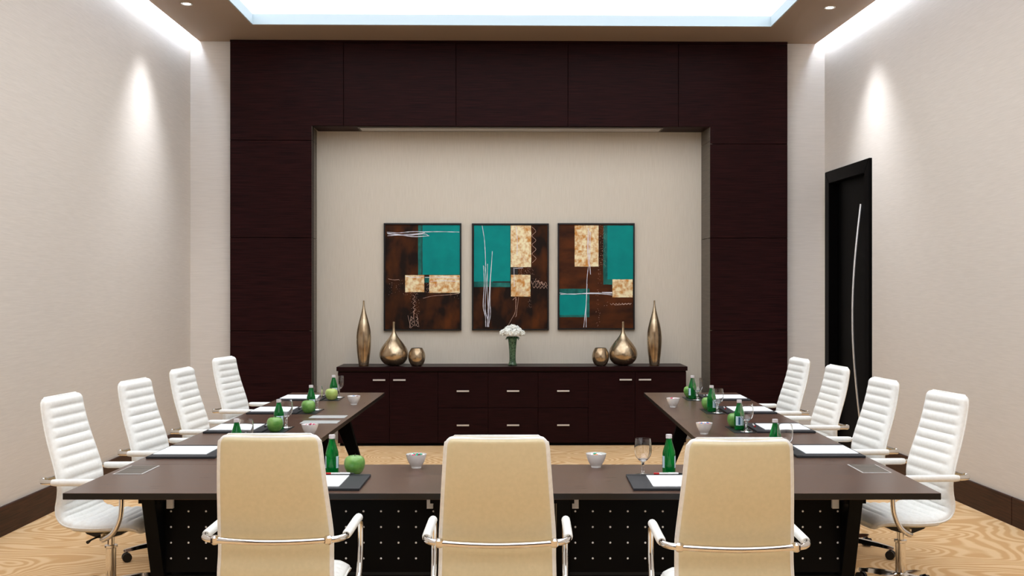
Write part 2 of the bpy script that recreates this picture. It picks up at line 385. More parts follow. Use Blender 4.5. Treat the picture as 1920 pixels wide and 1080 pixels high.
def handle(par, x, z):
    m = MB(); hwid = 11.5 / F * YS; m.box(-hwid, -.028, -.008, hwid, -.016, .008); m.box(-hwid + .008, -.018, -.005, -hwid + .02, .001, .005); m.box(hwid - .02, -.018, -.005, hwid - .008, .001, .005)
    for i, v in enumerate(m.v): m.v[i] = (v[0] + x, v[1] + .008, v[2] + z)
    m.build('handle', M['alu'], par)
for i in range(7):
    a, c = cols[i] + .0015, cols[i + 1] - .0015
    if i in (2, 3, 4):
        for z0, z1, hz in ((zm + .003, zt, 733), (zb, zm - .003, 797)):
            dr = MB().box(a, .008, z0, c, .03, z1).build('drawer', M['wenge_low'], sb, bevel=.0015, seg=1)
            handle(dr, (a + c) / 2, R(960, hz, YS)[1])
    else:
        dr = MB().box(a, .008, zb, c, .03, zt).build('door', M['wenge_low'], sb, bevel=.0015, seg=1)
        hxp = {0: 711, 1: 749, 5: 1173, 6: 1209}[i]
        handle(dr, sxp(hxp), R(960, 712, YS)[1])
# vases on the sideboard
YV = YS + .15
def smooth_prof(pts, n=6):
    return [(max(p.x, .0005), p.y) for p in catmull([(a, b, 0) for a, b in pts], n)]
def vase(name, px, lab, grp, prof, thick=.004, yo=0):
    x = R(px, 680, YV + yo)[0]; e = empty(name, (x, YV + yo, ST))
    pr = smooth_prof(prof)
    k = max(2, int(len(pr) * .08))
    inner = [(max(r - thick, .0008), z) for r, z in reversed(pr[k:])]
    MB().lathe(pr + inner, 40).build('body', M['bronze'], e, smooth=True, angle=80)
    MB().lathe([(pr[0][0] * .97, 0), (pr[0][0] + .002, .002), (pr[1][0] + .0015, pr[1][1]), (pr[1][0], pr[1][1] + .004)], 40).build('foot', M['bronze_low'], e, smooth=True)
    tag(e, lab, 'vase', grp); return e
u = YV / F
tall = [(.05, 0), (.058, .04), (.072, .15), (.079, .27), (.075, .36), (.061, .44), (.040, .52), (.020, .60), (.011, .655), (.0085, .705)]
tear = [(.05, 0), (.10, .02), (.14, .065), (.156, .12), (.142, .18), (.10, .245), (.055, .30), (.025, .35), (.014, .40), (.012, .44), (.0115, .475)]
small = [(.042, 0), (.062, .01), (.084, .05), (.092, .095), (.086, .14), (.070, .175), (.060, .193)]
vase('tall_vase', 682, 'tall slender bronze bottle vase at the left end of the sideboard', 'tall bronze vases', tall)
vase('tall_vase', 1227, 'tall slender bronze bottle vase at the right end of the sideboard', 'tall bronze vases', tall)
vase('teardrop_vase', 738.5, 'bronze teardrop vase with thin neck, left part of sideboard', 'teardrop vases', tear, .003, .03)
vase('teardrop_vase', 1168, 'bronze teardrop vase with thin neck, right part of sideboard', 'teardrop vases', tear, .003, .03)
vase('round_vase', 781.5, 'small round open bronze vase left of the flowers', 'round bronze vases', small, .004, -.02)
vase('round_vase', 1126, 'small round open bronze vase right of the flowers', 'round bronze vases', small, .004, -.02)
# flowers
fx = R(961, 680, YV)[0]
v = empty('glass_vase', (fx, YV, ST))
MB().lathe(smooth_prof([(.04, 0), (.046, .012), (.036, .05), (.035, .12), (.04, .2), (.05, .29), (.056, .315)]) + [(.05, .31), (.034, .2), (.029, .12), (.03, .02), (.0005, .015)], 28).build('body', M['vase_glass'], v, smooth=True, angle=70)
MB().lathe([(.038, 0), (.049, .002), (.049, .014), (.037, .02)], 28).build('foot', M['glass'], v, smooth=True)
tag(v, 'slim green leaf-lined glass vase holding white flowers at sideboard centre', 'vase')
bq = empty('flower_bouquet', (fx, YV, ST - .012))
tag(bq, 'round bunch of white blossoms in the glass vase on the sideboard', 'flowers')
for k in range(5):
    a = k * 1.256; MB().tube([(.012 * math.cos(a), .012 * math.sin(a), .03), (.015 * math.cos(a + 1), .015 * math.sin(a + 1), .15), (.04 * math.cos(a + 1), .04 * math.sin(a + 1), .33)], .003, 6).build('stem', M['leaf'], bq)
def blossom(c, r):
    m = MB(); rnd = random.Random(int(c[0] * 1e4) + 5)
    for k in range(34):
        t = math.acos(1 - 1.6 * (k + .5) / 34); ph = k * 2.39996
        dr = Vector((math.sin(t) * math.cos(ph), math.sin(t) * math.sin(ph), math.cos(t)))
        s1 = dr.cross(Vector((0, 0, 1)) if abs(dr.z) < .95 else Vector((1, 0, 0))).normalized(); s2 = dr.cross(s1)
        p = Vector(c) + dr * r * rnd.uniform(.75, 1.0); q = r * rnd.uniform(.34, .5)
        vs = [Vector(c) + dr * r * .3] + [p + s1 * q * math.cos(a) + s2 * q * math.sin(a) + dr * q * .35 * math.cos(2 * a + k) for a in [i * PI / 3 for i in range(6)]] + [p - dr * q * .25]
        m.add(vs, [(7, i + 1, (i + 1) % 6 + 1) for i in range(6)] + [(0, i + 1, (i + 1) % 6 + 1) for i in range(6)])
    return m
for k, (dx, dy, dz, r) in enumerate([(0, 0, .405, .05), (-.06, -.02, .385, .045), (.06, -.01, .38, .046), (-.1, .01, .365, .038), (.1, .0, .36, .036), (-.03, -.055, .37, .044), (.035, -.055, .372, .042), (0, .06, .37, .045), (.01, -.03, .42, .036), (-.045, .0, .41, .034), (.045, .01, .408, .034)]):
    blossom((dx, dy, dz), r).build('blossom', M['petal'], bq)
for k in range(10):
    a = k * .63; ca, sa = math.cos(a), math.sin(a); r0, r1 = .03, .085
    MB().add([(r0 * ca, r0 * sa, .285), (.06 * ca - .022 * sa, .06 * sa + .022 * ca, .325), (r1 * ca, r1 * sa, .30 + .02 * math.sin(k * 2)), (.06 * ca + .022 * sa, .06 * sa - .022 * ca, .325), (.058 * ca, .058 * sa, .312)],
             [(0, 1, 4), (1, 2, 4), (2, 3, 4), (3, 0, 4)]).build('leaf', M['leaf'], bq)

# ================================================================ PAINTINGS
def painting(fr, lab, canvas, teal, tdark, gold, lines, pinks, dots, darks=()):
    # fr: frame box in the enlarged view; all numbers in that view (origin 710,410, 3.918 per pixel)
    def q(x, y): return R(710 + x / 3.918, 410 + y / 3.918, YN - .02)
    x0, z1 = q(fr[0], fr[1]); x1, z0 = q(fr[2], fr[3]); cx, cz = (x0 + x1) / 2, (z0 + z1) / 2
    e = empty('framed_painting', (cx, YN - .001, z0)); tag(e, lab, 'painting', 'three abstract paintings')
    hw, hh = (x1 - x0) / 2, (z1 - z0); b = .016
    m = MB(); m.prism([(-hw, 0), (hw, 0), (hw - b, b), (-hw + b, b)], 'y', -.035, 0); m.prism([(-hw, hh), (hw, hh), (hw - b, hh - b), (-hw + b, hh - b)], 'y', -.035, 0)
    m.prism([(-hw, 0), (-hw + b, b), (-hw + b, hh - b), (-hw, hh)], 'y', -.035, 0); m.prism([(hw, 0), (hw - b, b), (hw - b, hh - b), (hw, hh)], 'y', -.035, 0)
    m.build('frame', M['frame'], e)
    MB().box(-hw + b, -.022, b, hw - b, -.002, hh - b).build('canvas', canvas, e)
    def loc(x, y): a, z = q(x, y); return (max(-hw + b, min(hw - b, a - cx)), max(b, min(hh - b, z - z0)))
    def rect(r, mt, y, nm):
        a, z = loc(r[0], r[3]); c, w = loc(r[2], r[1])
        n = 10; top = []; rnd = random.Random(int(r[0]))
        jit = lambda: rnd.uniform(-.0012, .0012)
        poly = [(a + (c - a) * i / n, z + jit()) for i in range(n)] + [(c + jit(), z + (w - z) * i / n) for i in range(n)] + [(c + (a - c) * i / n, w + jit()) for i in range(n)] + [(a + jit(), w + (z - w) * i / n) for i in range(n)]
        MB().prism(poly, 'y', -.022 - y, -.0215).build(nm, mt, e)
    for r in tdark: rect(r, M['teal_dark'], .0008, 'teal_shade_patch')
    for r in teal: rect(r, M['teal'], .0014, 'teal_patch')
    for r in darks: rect(r, M['stroke_dark'], .0018, 'dark_patch')
    for r in gold: rect(r, M['gold'], .0026, 'gold_patch')
    def strokes(ls, mt, nm, w, yy):
        rnd = random.Random(3)
        for l in ls:
            m = MB()
            pts = catmull([(*loc(*p), 0) for p in l], 6) if len(l) > 2 else [Vector((*loc(*l[0]), 0)), Vector((*loc(*l[1]), 0))]
            vs = []
            for i, p in enumerate(pts):
                t = pts[min(i + 1, len(pts) - 1)] - pts[max(i - 1, 0)]; t = t.normalized() if t.length else Vector((1, 0, 0))
                ww = w * rnd.uniform(.6, 1.3); nx, nz_ = -t.y * ww, t.x * ww
                vs += [(p.x + nx, -.0216 - yy, p.y + nz_), (p.x, -.0225 - yy - .001, p.y), (p.x - nx, -.0216 - yy, p.y - nz_)]
            m.add(vs, [f for i in range(len(pts) - 1) for f in ((3 * i, 3 * i + 1, 3 * i + 4, 3 * i + 3), (3 * i + 1, 3 * i + 2, 3 * i + 5, 3 * i + 4))])
            m.build(nm, mt, e)
    strokes(lines, M['stroke'], 'white_stroke', .0032, .003)
    strokes(pinks, M['stroke_pink'], 'pale_scribble', .0018, .003)
    m = MB(); rnd = random.Random(11)
    for (a, c, x2, y2, n) in dots:
        for k in range(n):
            p = loc(rnd.uniform(a, x2), rnd.uniform(c, y2)); r = rnd.uniform(.0012, .003)
            m.add([(p[0] + r * math.cos(i * PI / 3), -.0218, p[1] + r * math.sin(i * PI / 3)) for i in range(6)] + [(p[0], -.0262, p[1])], [(i, (i + 1) % 6, 6) for i in range(6)])
    o = m.build('paint_splatter', M['stroke_pink'], e); o['kind'] = 'stuff'
    return e
zz = lambda x0, y0, x1, y1, n, a: [(x0 + (x1 - x0) * i / n + (a if i % 2 else -a), y0 + (y1 - y0) * i / n) for i in range(n + 1)]
hz = lambda x0, y0, x1, y1, n, a: [(x0 + (x1 - x0) * i / n, y0 + (y1 - y0) * i / n + (a if i % 2 else -a)) for i in range(n + 1)]
painting((38, 33, 608, 822), 'left abstract painting with teal block at upper right and two gold squares', M['canvas'],
         [(320, 48, 597, 412)], [(290, 48, 318, 412), (338, 425, 374, 470)], [(195, 415, 335, 540), (372, 415, 597, 545)],
         [[(60, 100), (150, 104), (250, 96), (372, 98)], [(62, 108), (180, 116), (300, 110), (340, 102)], [(65, 126), (160, 122), (260, 132), (372, 126)], [(300, 98), (450, 96), (592, 99)], [(70, 112), (200, 124), (330, 112), (365, 124)], [(340, 432), (480, 430), (592, 436)], [(200, 424), (270, 432), (330, 424)], [(380, 460), (480, 456), (590, 462)]],
         [[(325, 585), (400, 568), (500, 560), (592, 550)], [(70, 442), (110, 450), (150, 448)], [(215, 710), (235, 795)], [(240, 715), (228, 795), (245, 800)], [(262, 670), (258, 720), (268, 790)], [(280, 700), (296, 795)], zz(258, 560, 262, 700, 9, 8), zz(245, 720, 250, 795, 6, 9), zz(280, 720, 284, 795, 5, 8), hz(375, 490, 450, 485, 9, 9)],
         [(70, 440, 200, 560, 34), (230, 545, 300, 700, 60), (340, 470, 372, 545, 26), (372, 465, 450, 500, 20), (520, 550, 590, 590, 10), (180, 530, 300, 560, 14)], [(316, 48, 321, 412)])
painting((685, 35, 1250, 820), 'middle abstract painting with long white vertical strokes on teal', M['canvas'],
         [(700, 50, 967, 462)], [(700, 462, 967, 502)], [(970, 50, 1120, 356), (972, 412, 1115, 572)],
         [[(760, 50), (776, 150), (783, 250), (786, 350)], [(770, 345), (776, 480), (768, 640), (784, 720), (786, 795)], [(835, 240), (824, 400), (812, 560), (808, 795)], [(800, 332), (797, 500), (803, 650), (798, 795)], [(784, 352), (788, 500), (782, 660), (800, 740)], [(822, 420), (818, 600), (822, 700), (806, 790)], [(1010, 60), (1018, 160), (1016, 270)], [(994, 360), (996, 500)], [(1000, 365), (1060, 362)]],
         [zz(1140, 60, 1142, 325, 8, 14), [(1008, 575), (1004, 680), (975, 740), (945, 795)], [(1028, 575), (1010, 720)], hz(1120, 470, 1238, 480, 9, 14), hz(1130, 500, 1238, 505, 9, 9), hz(1150, 450, 1238, 495, 8, 8), [(985, 598), (1004, 580), (1012, 598)], hz(1030, 280, 1085, 300, 5, 18), hz(1005, 520, 1075, 540, 6, 14)],
         [(1025, 358, 1140, 410, 60), (1095, 575, 1120, 660, 22), (1120, 440, 1200, 520, 16), (1000, 640, 1015, 730, 8)], [(974, 356, 1022, 410), (840, 460, 967, 470)])
painting((1315, 33, 1880, 815), 'right abstract painting with teal blocks at upper right and lower left', M['canvas2'],
         [(1680, 50, 1870, 446), (1328, 560, 1528, 708)], [(1650, 50, 1720, 484), (1328, 515, 1548, 724)], [(1440, 50, 1615, 352), (1717, 446, 1866, 578)],
         [[(1328, 546), (1420, 556), (1560, 546), (1716, 548)], [(1335, 556), (1450, 552), (1620, 552), (1716, 560)], [(1540, 352), (1530, 450), (1526, 600), (1506, 798)], [(1530, 480), (1524, 640), (1524, 798)], [(1548, 90), (1542, 220), (1556, 410)], [(1556, 100), (1552, 260), (1546, 350)], [(1540, 70), (1534, 200), (1540, 340)], [(1640, 540), (1716, 542)]],
         [hz(1700, 628, 1856, 626, 14, 6), [(1735, 635), (1780, 632), (1850, 622)]],
         [(1620, 50, 1668, 350, 140), (1612, 350, 1636, 480, 16), (1596, 520, 1626, 790, 30), (1655, 610, 1700, 640, 8)])

# ================================================================ TABLES
TT = .74; TK = .03
def table(name, Xc, Zc, rz, lab, L=2.0, Wd=.82, legs=(-.63, .7), topmat='top'):
    # local x along the table, local -y the sitting side
    e = empty(name, (0, 0, 0)); put(e, Xc, Zc, 0, rz); tag(e, lab, 'table', 'tables of the u-shaped conference layout')
    m = MB(); m.box(-L / 2 + .0008, -Wd / 2 + .0008, TT - TK, L / 2 - .0008, Wd / 2 - .0008, TT)
    for i in (0, 2, 3, 4, 5): m.mi[i] = 1
    m.build('table_top', [M[topmat], M['edge']], e, bevel=.0015, seg=1)
    for lx in legs:
        MB().prism([(-.36, TT - TK - .001), (-.20, TT - TK - .001), (-.055, 0), (-.125, 0)], 'x', lx - .032, lx + .032).build('leg', M['black'], e, bevel=.004)
        MB().prism([(-.06, TT - TK - .001), (.10, TT - TK - .001), (.30, 0), (.235, 0)], 'x', lx - .032, lx + .032).build('leg', M['black'], e, bevel=.004)
        MB().box(lx - .05, -.34, TT - TK - .03, lx + .05, .3, TT - TK - .001).build('support_rail', M['black'], e)
        s = 1 if lx < 0 else -1
        MB().box(lx + s * .045, -.235, .635, lx + s * .075, -.214, .69).build('bracket', M['white_plastic'], e)
    x0, x1 = legs[0] - .28 * (legs[0] > -.69) * 0 + .03, legs[1] - .03
    MB().box(-.94 if False else legs[0] + .033, -.215, .33, legs[1] - .033, -.205, TT - TK - .002).build('modesty_panel', M['black'], e)
    m = MB(); nx = int((legs[1] - legs[0]) / .083)
    for i in range(nx):
        for k in range(4):
            x = legs[0] + .06 + i * .083; z = .395 + k * .0745
            m.add([(x + .0052 * math.cos(a * PI / 3), -.2151, z + .0052 * math.sin(a * PI / 3)) for a in range(6)] + [(x, -.2175, z)], [(a, (a + 1) % 6, 6) for a in range(6)])
    o = m.build('panel_dots', M['white_plastic'], e); o['kind'] = 'stuff'  # rows of small raised white dots on the panel
    MB().box(legs[0] + .033, -.2, .30, legs[1] - .033, -.1, .312).build('cable_tray', M['black'], e)
    return e
XA, XB, XC_, XD = -2.122, 1.893, -1.285, 1.056
xm = (XA + XB) / 2; LF = (XB - XA) / 2
FZ0, FZ1 = 4.92, 5.73
table('conference_table', (XA + xm) / 2, (FZ0 + FZ1) / 2, 0, 'dark brown front table, left half of the row nearest the camera', LF, FZ1 - FZ0, (-.63, .72))
table('conference_table', (xm + XB) / 2, (FZ0 + FZ1) / 2, 0, 'dark brown front table, right half of the row nearest the camera', LF, FZ1 - FZ0, (-.72, .63))
for k, zc in ((0, 6.73), (1, 8.73)):
    nm = ('nearer', 'farther')[k]
    table('conference_table', (XA + XC_) / 2, zc, -PI / 2, 'dark brown table, %s one of the left wing of the layout' % nm, 2.0, XC_ - XA, (-.72, .33) if k else (-.55, .43), 'top_side')
    table('conference_table', (XB + XD) / 2, zc, PI / 2, 'dark brown table, %s one of the right wing of the layout' % nm, 2.0, XB - XD, (-.33, .72) if k else (-.43, .55), 'top_side')
# power boxes let into the tops
def power_box(X, Z, w, l, lab, light=False):
    e = empty('power_box', (0, 0, 0)); put(e, X, Z, TT)
    MB().box(-w / 2, -l / 2, .0001, w / 2, l / 2, .0025).build('rim', M['silver'] if light else M['alu'], e, bevel=.001, seg=1)
    MB().box(-w / 2 + .008, -l / 2 + .008, .0026, w / 2 - .008, l * .12, .004).build('lid', M['silver'] if light else M['jamb'], e, bevel=.0005, seg=1)
    MB().box(-w / 2 + .008, l * .14, .0026, w / 2 - .008, l / 2 - .008, .0038).build('lid', M['silver'] if light else M['jamb'], e, bevel=.0005, seg=1)
    tag(e, lab, 'power box', 'power boxes in the table tops')
power_box(-2.01, 5.55, .15, .26, 'bronze power box lid let into front table, left end')
power_box(1.775, 5.59, .15, .26, 'dark power box lid let into front table, right end')
power_box(-1.45, 7.56, .26, .15, 'silver power box lid on left wing, in front of the table seam', True)
power_box(-1.45, 7.87, .26, .15, 'silver power box lid on left wing, just behind the table seam', True)
# cables hanging by the outer legs
for X, s, lab in ((-1.66, 1, 'black cable looping down beside the left leg of the front table'), (1.43, -1, 'black cable looping down beside the right leg of the front table')):
    pts = catmull([(0, 0, .30), (s * .03, -.01, .27), (s * .075, -.02, .22), (s * .06, -.03, .13), (-s * .02, -.05, .06), (-s * .06, -.1, .008), (-s * .02, -.2, .007), (s * .08, -.26, .007)], 6)
    e = MB().tube(pts, .006, 8).build('power_cable', M['plastic_black'], None, smooth=True); put(e, X, 5.08 + .06, 0); tag(e, lab, 'cable', 'cables')

# ================================================================ CHAIRS
PROF = [(-.300, 1.10), (-.292, 1.04), (-.276, .96), (-.252, .87), (-.226, .79), (-.202, .71), (-.190, .65), (-.192, .59), (-.200, .535), (-.192, .485), (-.160, .445), (-.10, .425), (0, .42), (.10, .425), (.18, .43), (.235, .425), (.262, .405)]
def chair_proto():
    pc = catmull([(a, b, 0) for a, b in PROF], 10)
    # resample by arc length
    L = [0]
    for i in range(1, len(pc)): L.append(L[-1] + (pc[i] - pc[i - 1]).length)
    NS = 168; pts = []; j = 0
    for k in range(NS + 1):
        s = L[-1] * k / NS
        while j < len(L) - 2 and L[j + 1] < s: j += 1
        t = (s - L[j]) / max(L[j + 1] - L[j], 1e-9); p = pc[j].lerp(pc[j + 1], t); pts.append((s, p.x, p.y))
    nr = []
    for k in range(NS + 1):
        a = pts[max(k - 1, 0)]; b = pts[min(k + 1, NS)]; ty, tz = b[1] - a[1], b[2] - a[2]; l = math.hypot(ty, tz); nr.append((-tz / l, ty / l))
    TOT = L[-1]
    def half(s):
        w = .200 + .030 * min(1, s / .42) + .004 * min(1, max(0, (s - .5) / .2))
        c = .038
        if s < c: w -= c - math.sqrt(max(0, c * c - (c - s) ** 2))
        if s > TOT - c: q = TOT - s; w -= c - math.sqrt(max(0, c * c - (c - q) ** 2))
        return w
    us = [-1, -.985, -.96, -.92, -.87, -.8, -.65, -.4, -.15, .15, .4, .65, .8, .87, .92, .96, .985, 1]
    def puff(s):
        if s < .062: return math.sin(PI * min(max(s / .062, 0), 1) * .999) ** .4 if s > .03 else 1
        q = ((s - .062) / .0545) % 1; return math.sin(PI * q) ** .45
    def slab(sign):
        vs = []; nU = len(us)
        for side in (0, 1):
            for k in range(NS + 1):
                s, y, z = pts[k]; n = nr[k]; w = half(s) - (0 if sign > 0 else .009)
                e_ = min(s, TOT - s); ef = math.sqrt(max(0, 1 - (1 - min(e_ / .03, 1)) ** 2))
                for u in us:
                    ed = (1 - abs(u) ** 14) ** .5
                    if sign > 0:
                        fade = max(0, 1 - (abs(u) / .9) ** 10)
                        d = (.004 + .031 * ed * ef + .015 * ed * ef * puff(s) * fade) if side == 0 else -.009 * ed * ef
                    else:
                        d = 0.0 if side == 0 else -(.002 + .014 * ed * (0 if s < .009 else 1) * math.sqrt(max(0, 1 - (1 - min(max(min(s, TOT - s) - .008, 0) / .012, 1)) ** 2)))
                    cup = .014 * (u * u) * (1 if s < .75 else .5)
                    d2 = d + cup
                    vs.append((u * w, y + n[0] * d2, z + n[1] * d2))
        m = MB(); fs = []; o = (NS + 1) * nU
        for sd in (0, 1):
            for k in range(NS):
                for i in range(nU - 1):
                    a = sd * o + k * nU + i; f = (a, a + 1, a + nU + 1, a + nU); fs.append(f if sd else f[::-1])
        for k in range(NS):
            for i in (0, nU - 1): a = k * nU + i; fs.append((a, a + nU, a + nU + o, a + o))
        for i in range(nU - 1):
            for k in (0, NS): a = k * nU + i; fs.append((a, a + 1, a + 1 + o, a + o))
        m.add(vs, fs); return m
    e = empty('conference_chair', (0, 0, 0))
    slab(1).build('cushion', M['leather_white'], e, smooth=True, angle=75)
    slab(-1).build('back_shell', M['leather_warm_shade'], e, smooth=True, angle=75)['label'] = 'smooth leather back with warm shade in its colour'
    # piping round the edge
    path = []
    for k in range(0, NS + 1, 4):
        s, y, z = pts[k]; w = half(s); path.append((w, y + nr[k][0] * .016, z + nr[k][1] * .016))
    path2 = [(-x, y, z) for x, y, z in reversed(path)]
    MB().tube(path + path2, .0042, 6, closed=True).build('piping', M['leather_white'], e, smooth=True)
    # chrome arm and back tube, one continuous loop from under the seat
    A = [(.17, .05, .385), (.24, .07, .385), (.272, .10, .395), (.283, .15, .43), (.284, .185, .50), (.284, .195, .58), (.284, .19, .645), (.284, .165, .676), (.284, .12, .685), (.284, 0, .683), (.284, -.12, .682), (.282, -.19, .681), (.268, -.228, .680), (.235, -.250, .679), (.12, -.262, .674), (0, -.264, .671)]
    full = A + [(-x, y, z) for x, y, z in reversed(A[:-1])]
    MB().tube(catmull(full, 5), .0132, 12).build('arm_frame', M['chrome'], e, smooth=True)
    MB().box(-.18, .03, .375, .18, .07, .40).build('cross_plate', M['chrome'], e, bevel=.004)
    for sx in (-1, 1):
        pp = catmull([(sx * .284, .155, .683), (sx * .284, .1, .686), (sx * .284, 0, .684), (sx * .284, -.1, .682), (sx * .283, -.175, .681)], 4)
        m = MB().tube(pp, [.016] + [.0185] * (len(pp) - 2) + [.016], 12); m.build('arm_pad', M['leather_white'], e, smooth=True)
        MB().lathe([(.010, -.018), (.019, -.01), (.019, .01), (.010, .018)], 10, (sx * .224, -.252, .678)).build('back_clamp', M['chrome'], e, smooth=True)
    MB().prism([(-.12, .405), (.13, .405), (.10, .375), (.03, .355), (-.03, .355), (-.09, .375)], 'x', -.09, .09).build('tilt_mechanism', M['plastic_black'], e, bevel=.004)
    MB().tube([(.05, 0, .375), (.2, -.01, .372), (.235, -.01, .368)], [.005, .005, .009], 8).build('lever', M['plastic_black'], e, smooth=True)
    MB().lathe([(.024, .08), (.027, .10), (.027, .285), (.034, .29), (.034, .30), (.018, .302), (.018, .36)], 20).build('column', M['chrome'], e, smooth=True, angle=30)
    m = MB(); m.lathe([(.045, .075), (.05, .09), (.048, .115), (.03, .125)], 20)
    for k in range(5):
        a = k * 2 * PI / 5 + PI / 2; ca, sa = math.cos(a), math.sin(a); o = len(m.v)
        prof = [(.03, .022, .085, .118), (.12, .02, .08, .108), (.22, .017, .072, .095), (.30, .013, .062, .080), (.315, .008, .064, .076)]
        vs = []
        for r, hw_, z0, z1 in prof:
            for (s_, z_) in ((-hw_, z0), (hw_, z0), (hw_ * .7, z1), (-hw_ * .7, z1)): vs.append((r * ca - s_ * sa, r * sa + s_ * ca, z_))
        fs = [(4 * i + j, 4 * i + (j + 1) % 4, 4 * i + 4 + (j + 1) % 4, 4 * i + 4 + j) for i in range(4) for j in range(4)] + [(0, 1, 2, 3), (19, 18, 17, 16)]
        m.add(vs, fs)
    m.build('star_base', M['chrome'], e, smooth=True, angle=35)
    for k in range(5):
        a = k * 2 * PI / 5 + PI / 2; c = (.295 * math.cos(a), .295 * math.sin(a)); t = a + PI / 2
        m = MB()
        for s_ in (-.014, .014):
            d = Vector((math.cos(t), math.sin(t), 0)); p = Vector((c[0], c[1], .028)) + d * s_
            m.tube([p - d * .009, p - d * .008, p + d * .008, p + d * .009], [.022, .028, .028, .022], 14)
        m.lathe([(.007, .03), (.007, .064)], 8, (c[0], c[1], 0))
        m.build('caster', M['plastic_black'], e, smooth=True)
    return e
chair = chair_proto(); register(chair)
first = True
def place_chair(X, Z, rz, lab, grp):
    global first
    c = chair if first else copy_tree(chair); first = False
    put(c, X, Z, 0, rz); tag(c, lab, 'chair', grp)
GF = 'chairs seen from behind at the front table'
place_chair(-1.012, 4.52, 0, 'warm-shaded high-back chair seen from behind, leftmost of the front three', GF)
place_chair(-.118, 4.47, 0, 'warm-shaded high-back chair seen from behind, middle of the front three', GF)
place_chair(.812, 4.40, 0, 'warm-shaded high-back chair seen from behind, rightmost of the front three', GF)
ordn = ['nearest the camera', 'second from the camera', 'third from the camera', 'farthest from the camera']
for i, (X, Z, a) in enumerate([(-2.55, 5.60, 5), (-2.52, 6.58, 7), (-2.525, 7.55, 4), (-2.60, 8.83, 10)]):
    rz = -PI / 2 - math.radians(a); o = Matrix.Rotation(rz, 2) @ Vector((.21, -.30))
    place_chair(X - o.x, Z - o.y, rz, 'white ribbed leather chair on the left side, %s' % ordn[i], 'ribbed chairs along the left wing')
for i, (X, Z, a) in enumerate([(2.375, 5.74, 9), (2.315, 6.64, 6), (2.355, 7.80, 6), (2.305, 8.70, 7)]):
    rz = PI / 2 + math.radians(a); o = Matrix.Rotation(rz, 2) @ Vector((-.21, -.30))
    place_chair(X - o.x, Z - o.y, rz, 'white ribbed leather chair on the right side, %s' % ordn[i], 'ribbed chairs along the right wing')

# ================================================================ TABLE SETTINGS
def once(build):
    st_ = {}
    def go():
        if 'o' not in st_:
            st_['o'] = build(); register(st_['o']); return st_['o']
        return copy_tree(st_['o'])
    return go
def mk_pad():
    e = empty('desk_pad', (0, 0, 0))
    MB().box(-.225, -.19, 0, .225, .19, .012).build('board', M['pad'], e, bevel=.002)
    MB().box(-.223, .155, .0121, .223, .188, .0135).build('top_flap', M['pad'], e, bevel=.0006, seg=1)
    return e
def mk_note():
    e = empty('notepad', (0, 0, 0))
    MB().box(-.15, -.155, 0, .15, .14, .004).build('sheets', M['paper'], e)
    return e
def mk_note_f():
    e = empty('notepad', (0, 0, 0))
    MB().box(-.14, -.15, 0, .14, .14, .004).build('sheets', M['paper'], e)
    return e
def mk_bottle():
    e = empty('water_bottle', (0, 0, 0))
    out = smooth_prof([(.027, 0), (.0315, .004), (.033, .012), (.033, .06), (.0325, .1), (.029, .118), (.021, .145), (.0145, .17), (.0135, .182)], 4)
    MB().lathe([(.0005, 0)] + out + [(.0005, .182)], 24).build('glass_body', M['green_glass'], e, smooth=True, angle=60)
    MB().lathe([(.014, .176), (.016, .178), (.0165, .184), (.0155, .186), (.0165, .190), (.0155, .1965), (.0005, .1972)], 20).build('cap', M['cap'], e, smooth=True, angle=50)
    for s in (0, 1):
        m = MB(); vs = []; n = 9
        for k in range(n):
            a = PI * s - .75 + 1.5 * k / (n - 1)
            for z in (.03, .035, .085, .09): vs.append((.0336 * math.cos(a), .0336 * math.sin(a), z))
        for k in range(n - 1):
            for j in range(3): m_i = 1 if (j == 1 and k in (3, 4)) else 0; m.add([vs[4 * k + j], vs[4 * k + 4 + j], vs[4 * k + 5 + j], vs[4 * k + 1 + j]], [(0, 1, 2, 3)], m_i)
        m.build('paper_label', [M['label'], M['label_dark']], e, smooth=True)
    return e
def mk_glass():
    e = empty('water_goblet', (0, 0, 0))
    outer = smooth_prof([(.012, .068), (.022, .075), (.036, .092), (.0425, .112), (.0435, .14), (.0415, .165), (.0385, .182)], 4)
    inner = [(max(r - .0016, .0005), z) for r, z in reversed(outer)]; inner = [(r, z) for r, z in inner if z > .078] + [(.008, .077), (.0005, .076)]
    MB().lathe([(.0005, .066)] + outer + inner, 28).build('bowl', M['glass'], e, smooth=True, angle=70)
    MB().lathe([(.0005, .0658), (.009, .064), (.0065, .052), (.008, .04), (.0065, .028), (.0065, .014), (.012, .0075), (.0005, .0072)], 14).build('stem', M['glass'], e, smooth=True, angle=70)
    MB().lathe([(.040, 0), (.0415, .0015), (.040, .003), (.02, .005), (.008, .007), (.0005, .007)], 28).build('foot', M['glass'], e, smooth=True, angle=70)
    return e
def mk_apple(mt):
    e = empty('apple', (0, 0, 0))
    prof = smooth_prof([(.002, .006), (.012, .001), (.024, .0), (.038, .012), (.049, .034), (.0525, .055), (.048, .077), (.036, .09), (.020, .0935), (.008, .088), (.0008, .080)], 4)
    m = MB().lathe(prof, 28, cap=False)
    for i, v in enumerate(m.v):
        a = math.atan2(v[1], v[0]); k = 1 + .018 * math.cos(5 * a) * (1 - v[2] / .1); m.v[i] = (v[0] * k, v[1] * k, v[2])
    m.build('fruit', mt, e, smooth=True, angle=80)
    MB().tube([(0, 0, .078), (.001, .001, .092), (.005, .002, .104)], [.0012, .0014, .0022], 6).build('stem', M['stem'], e, smooth=True)
    return e
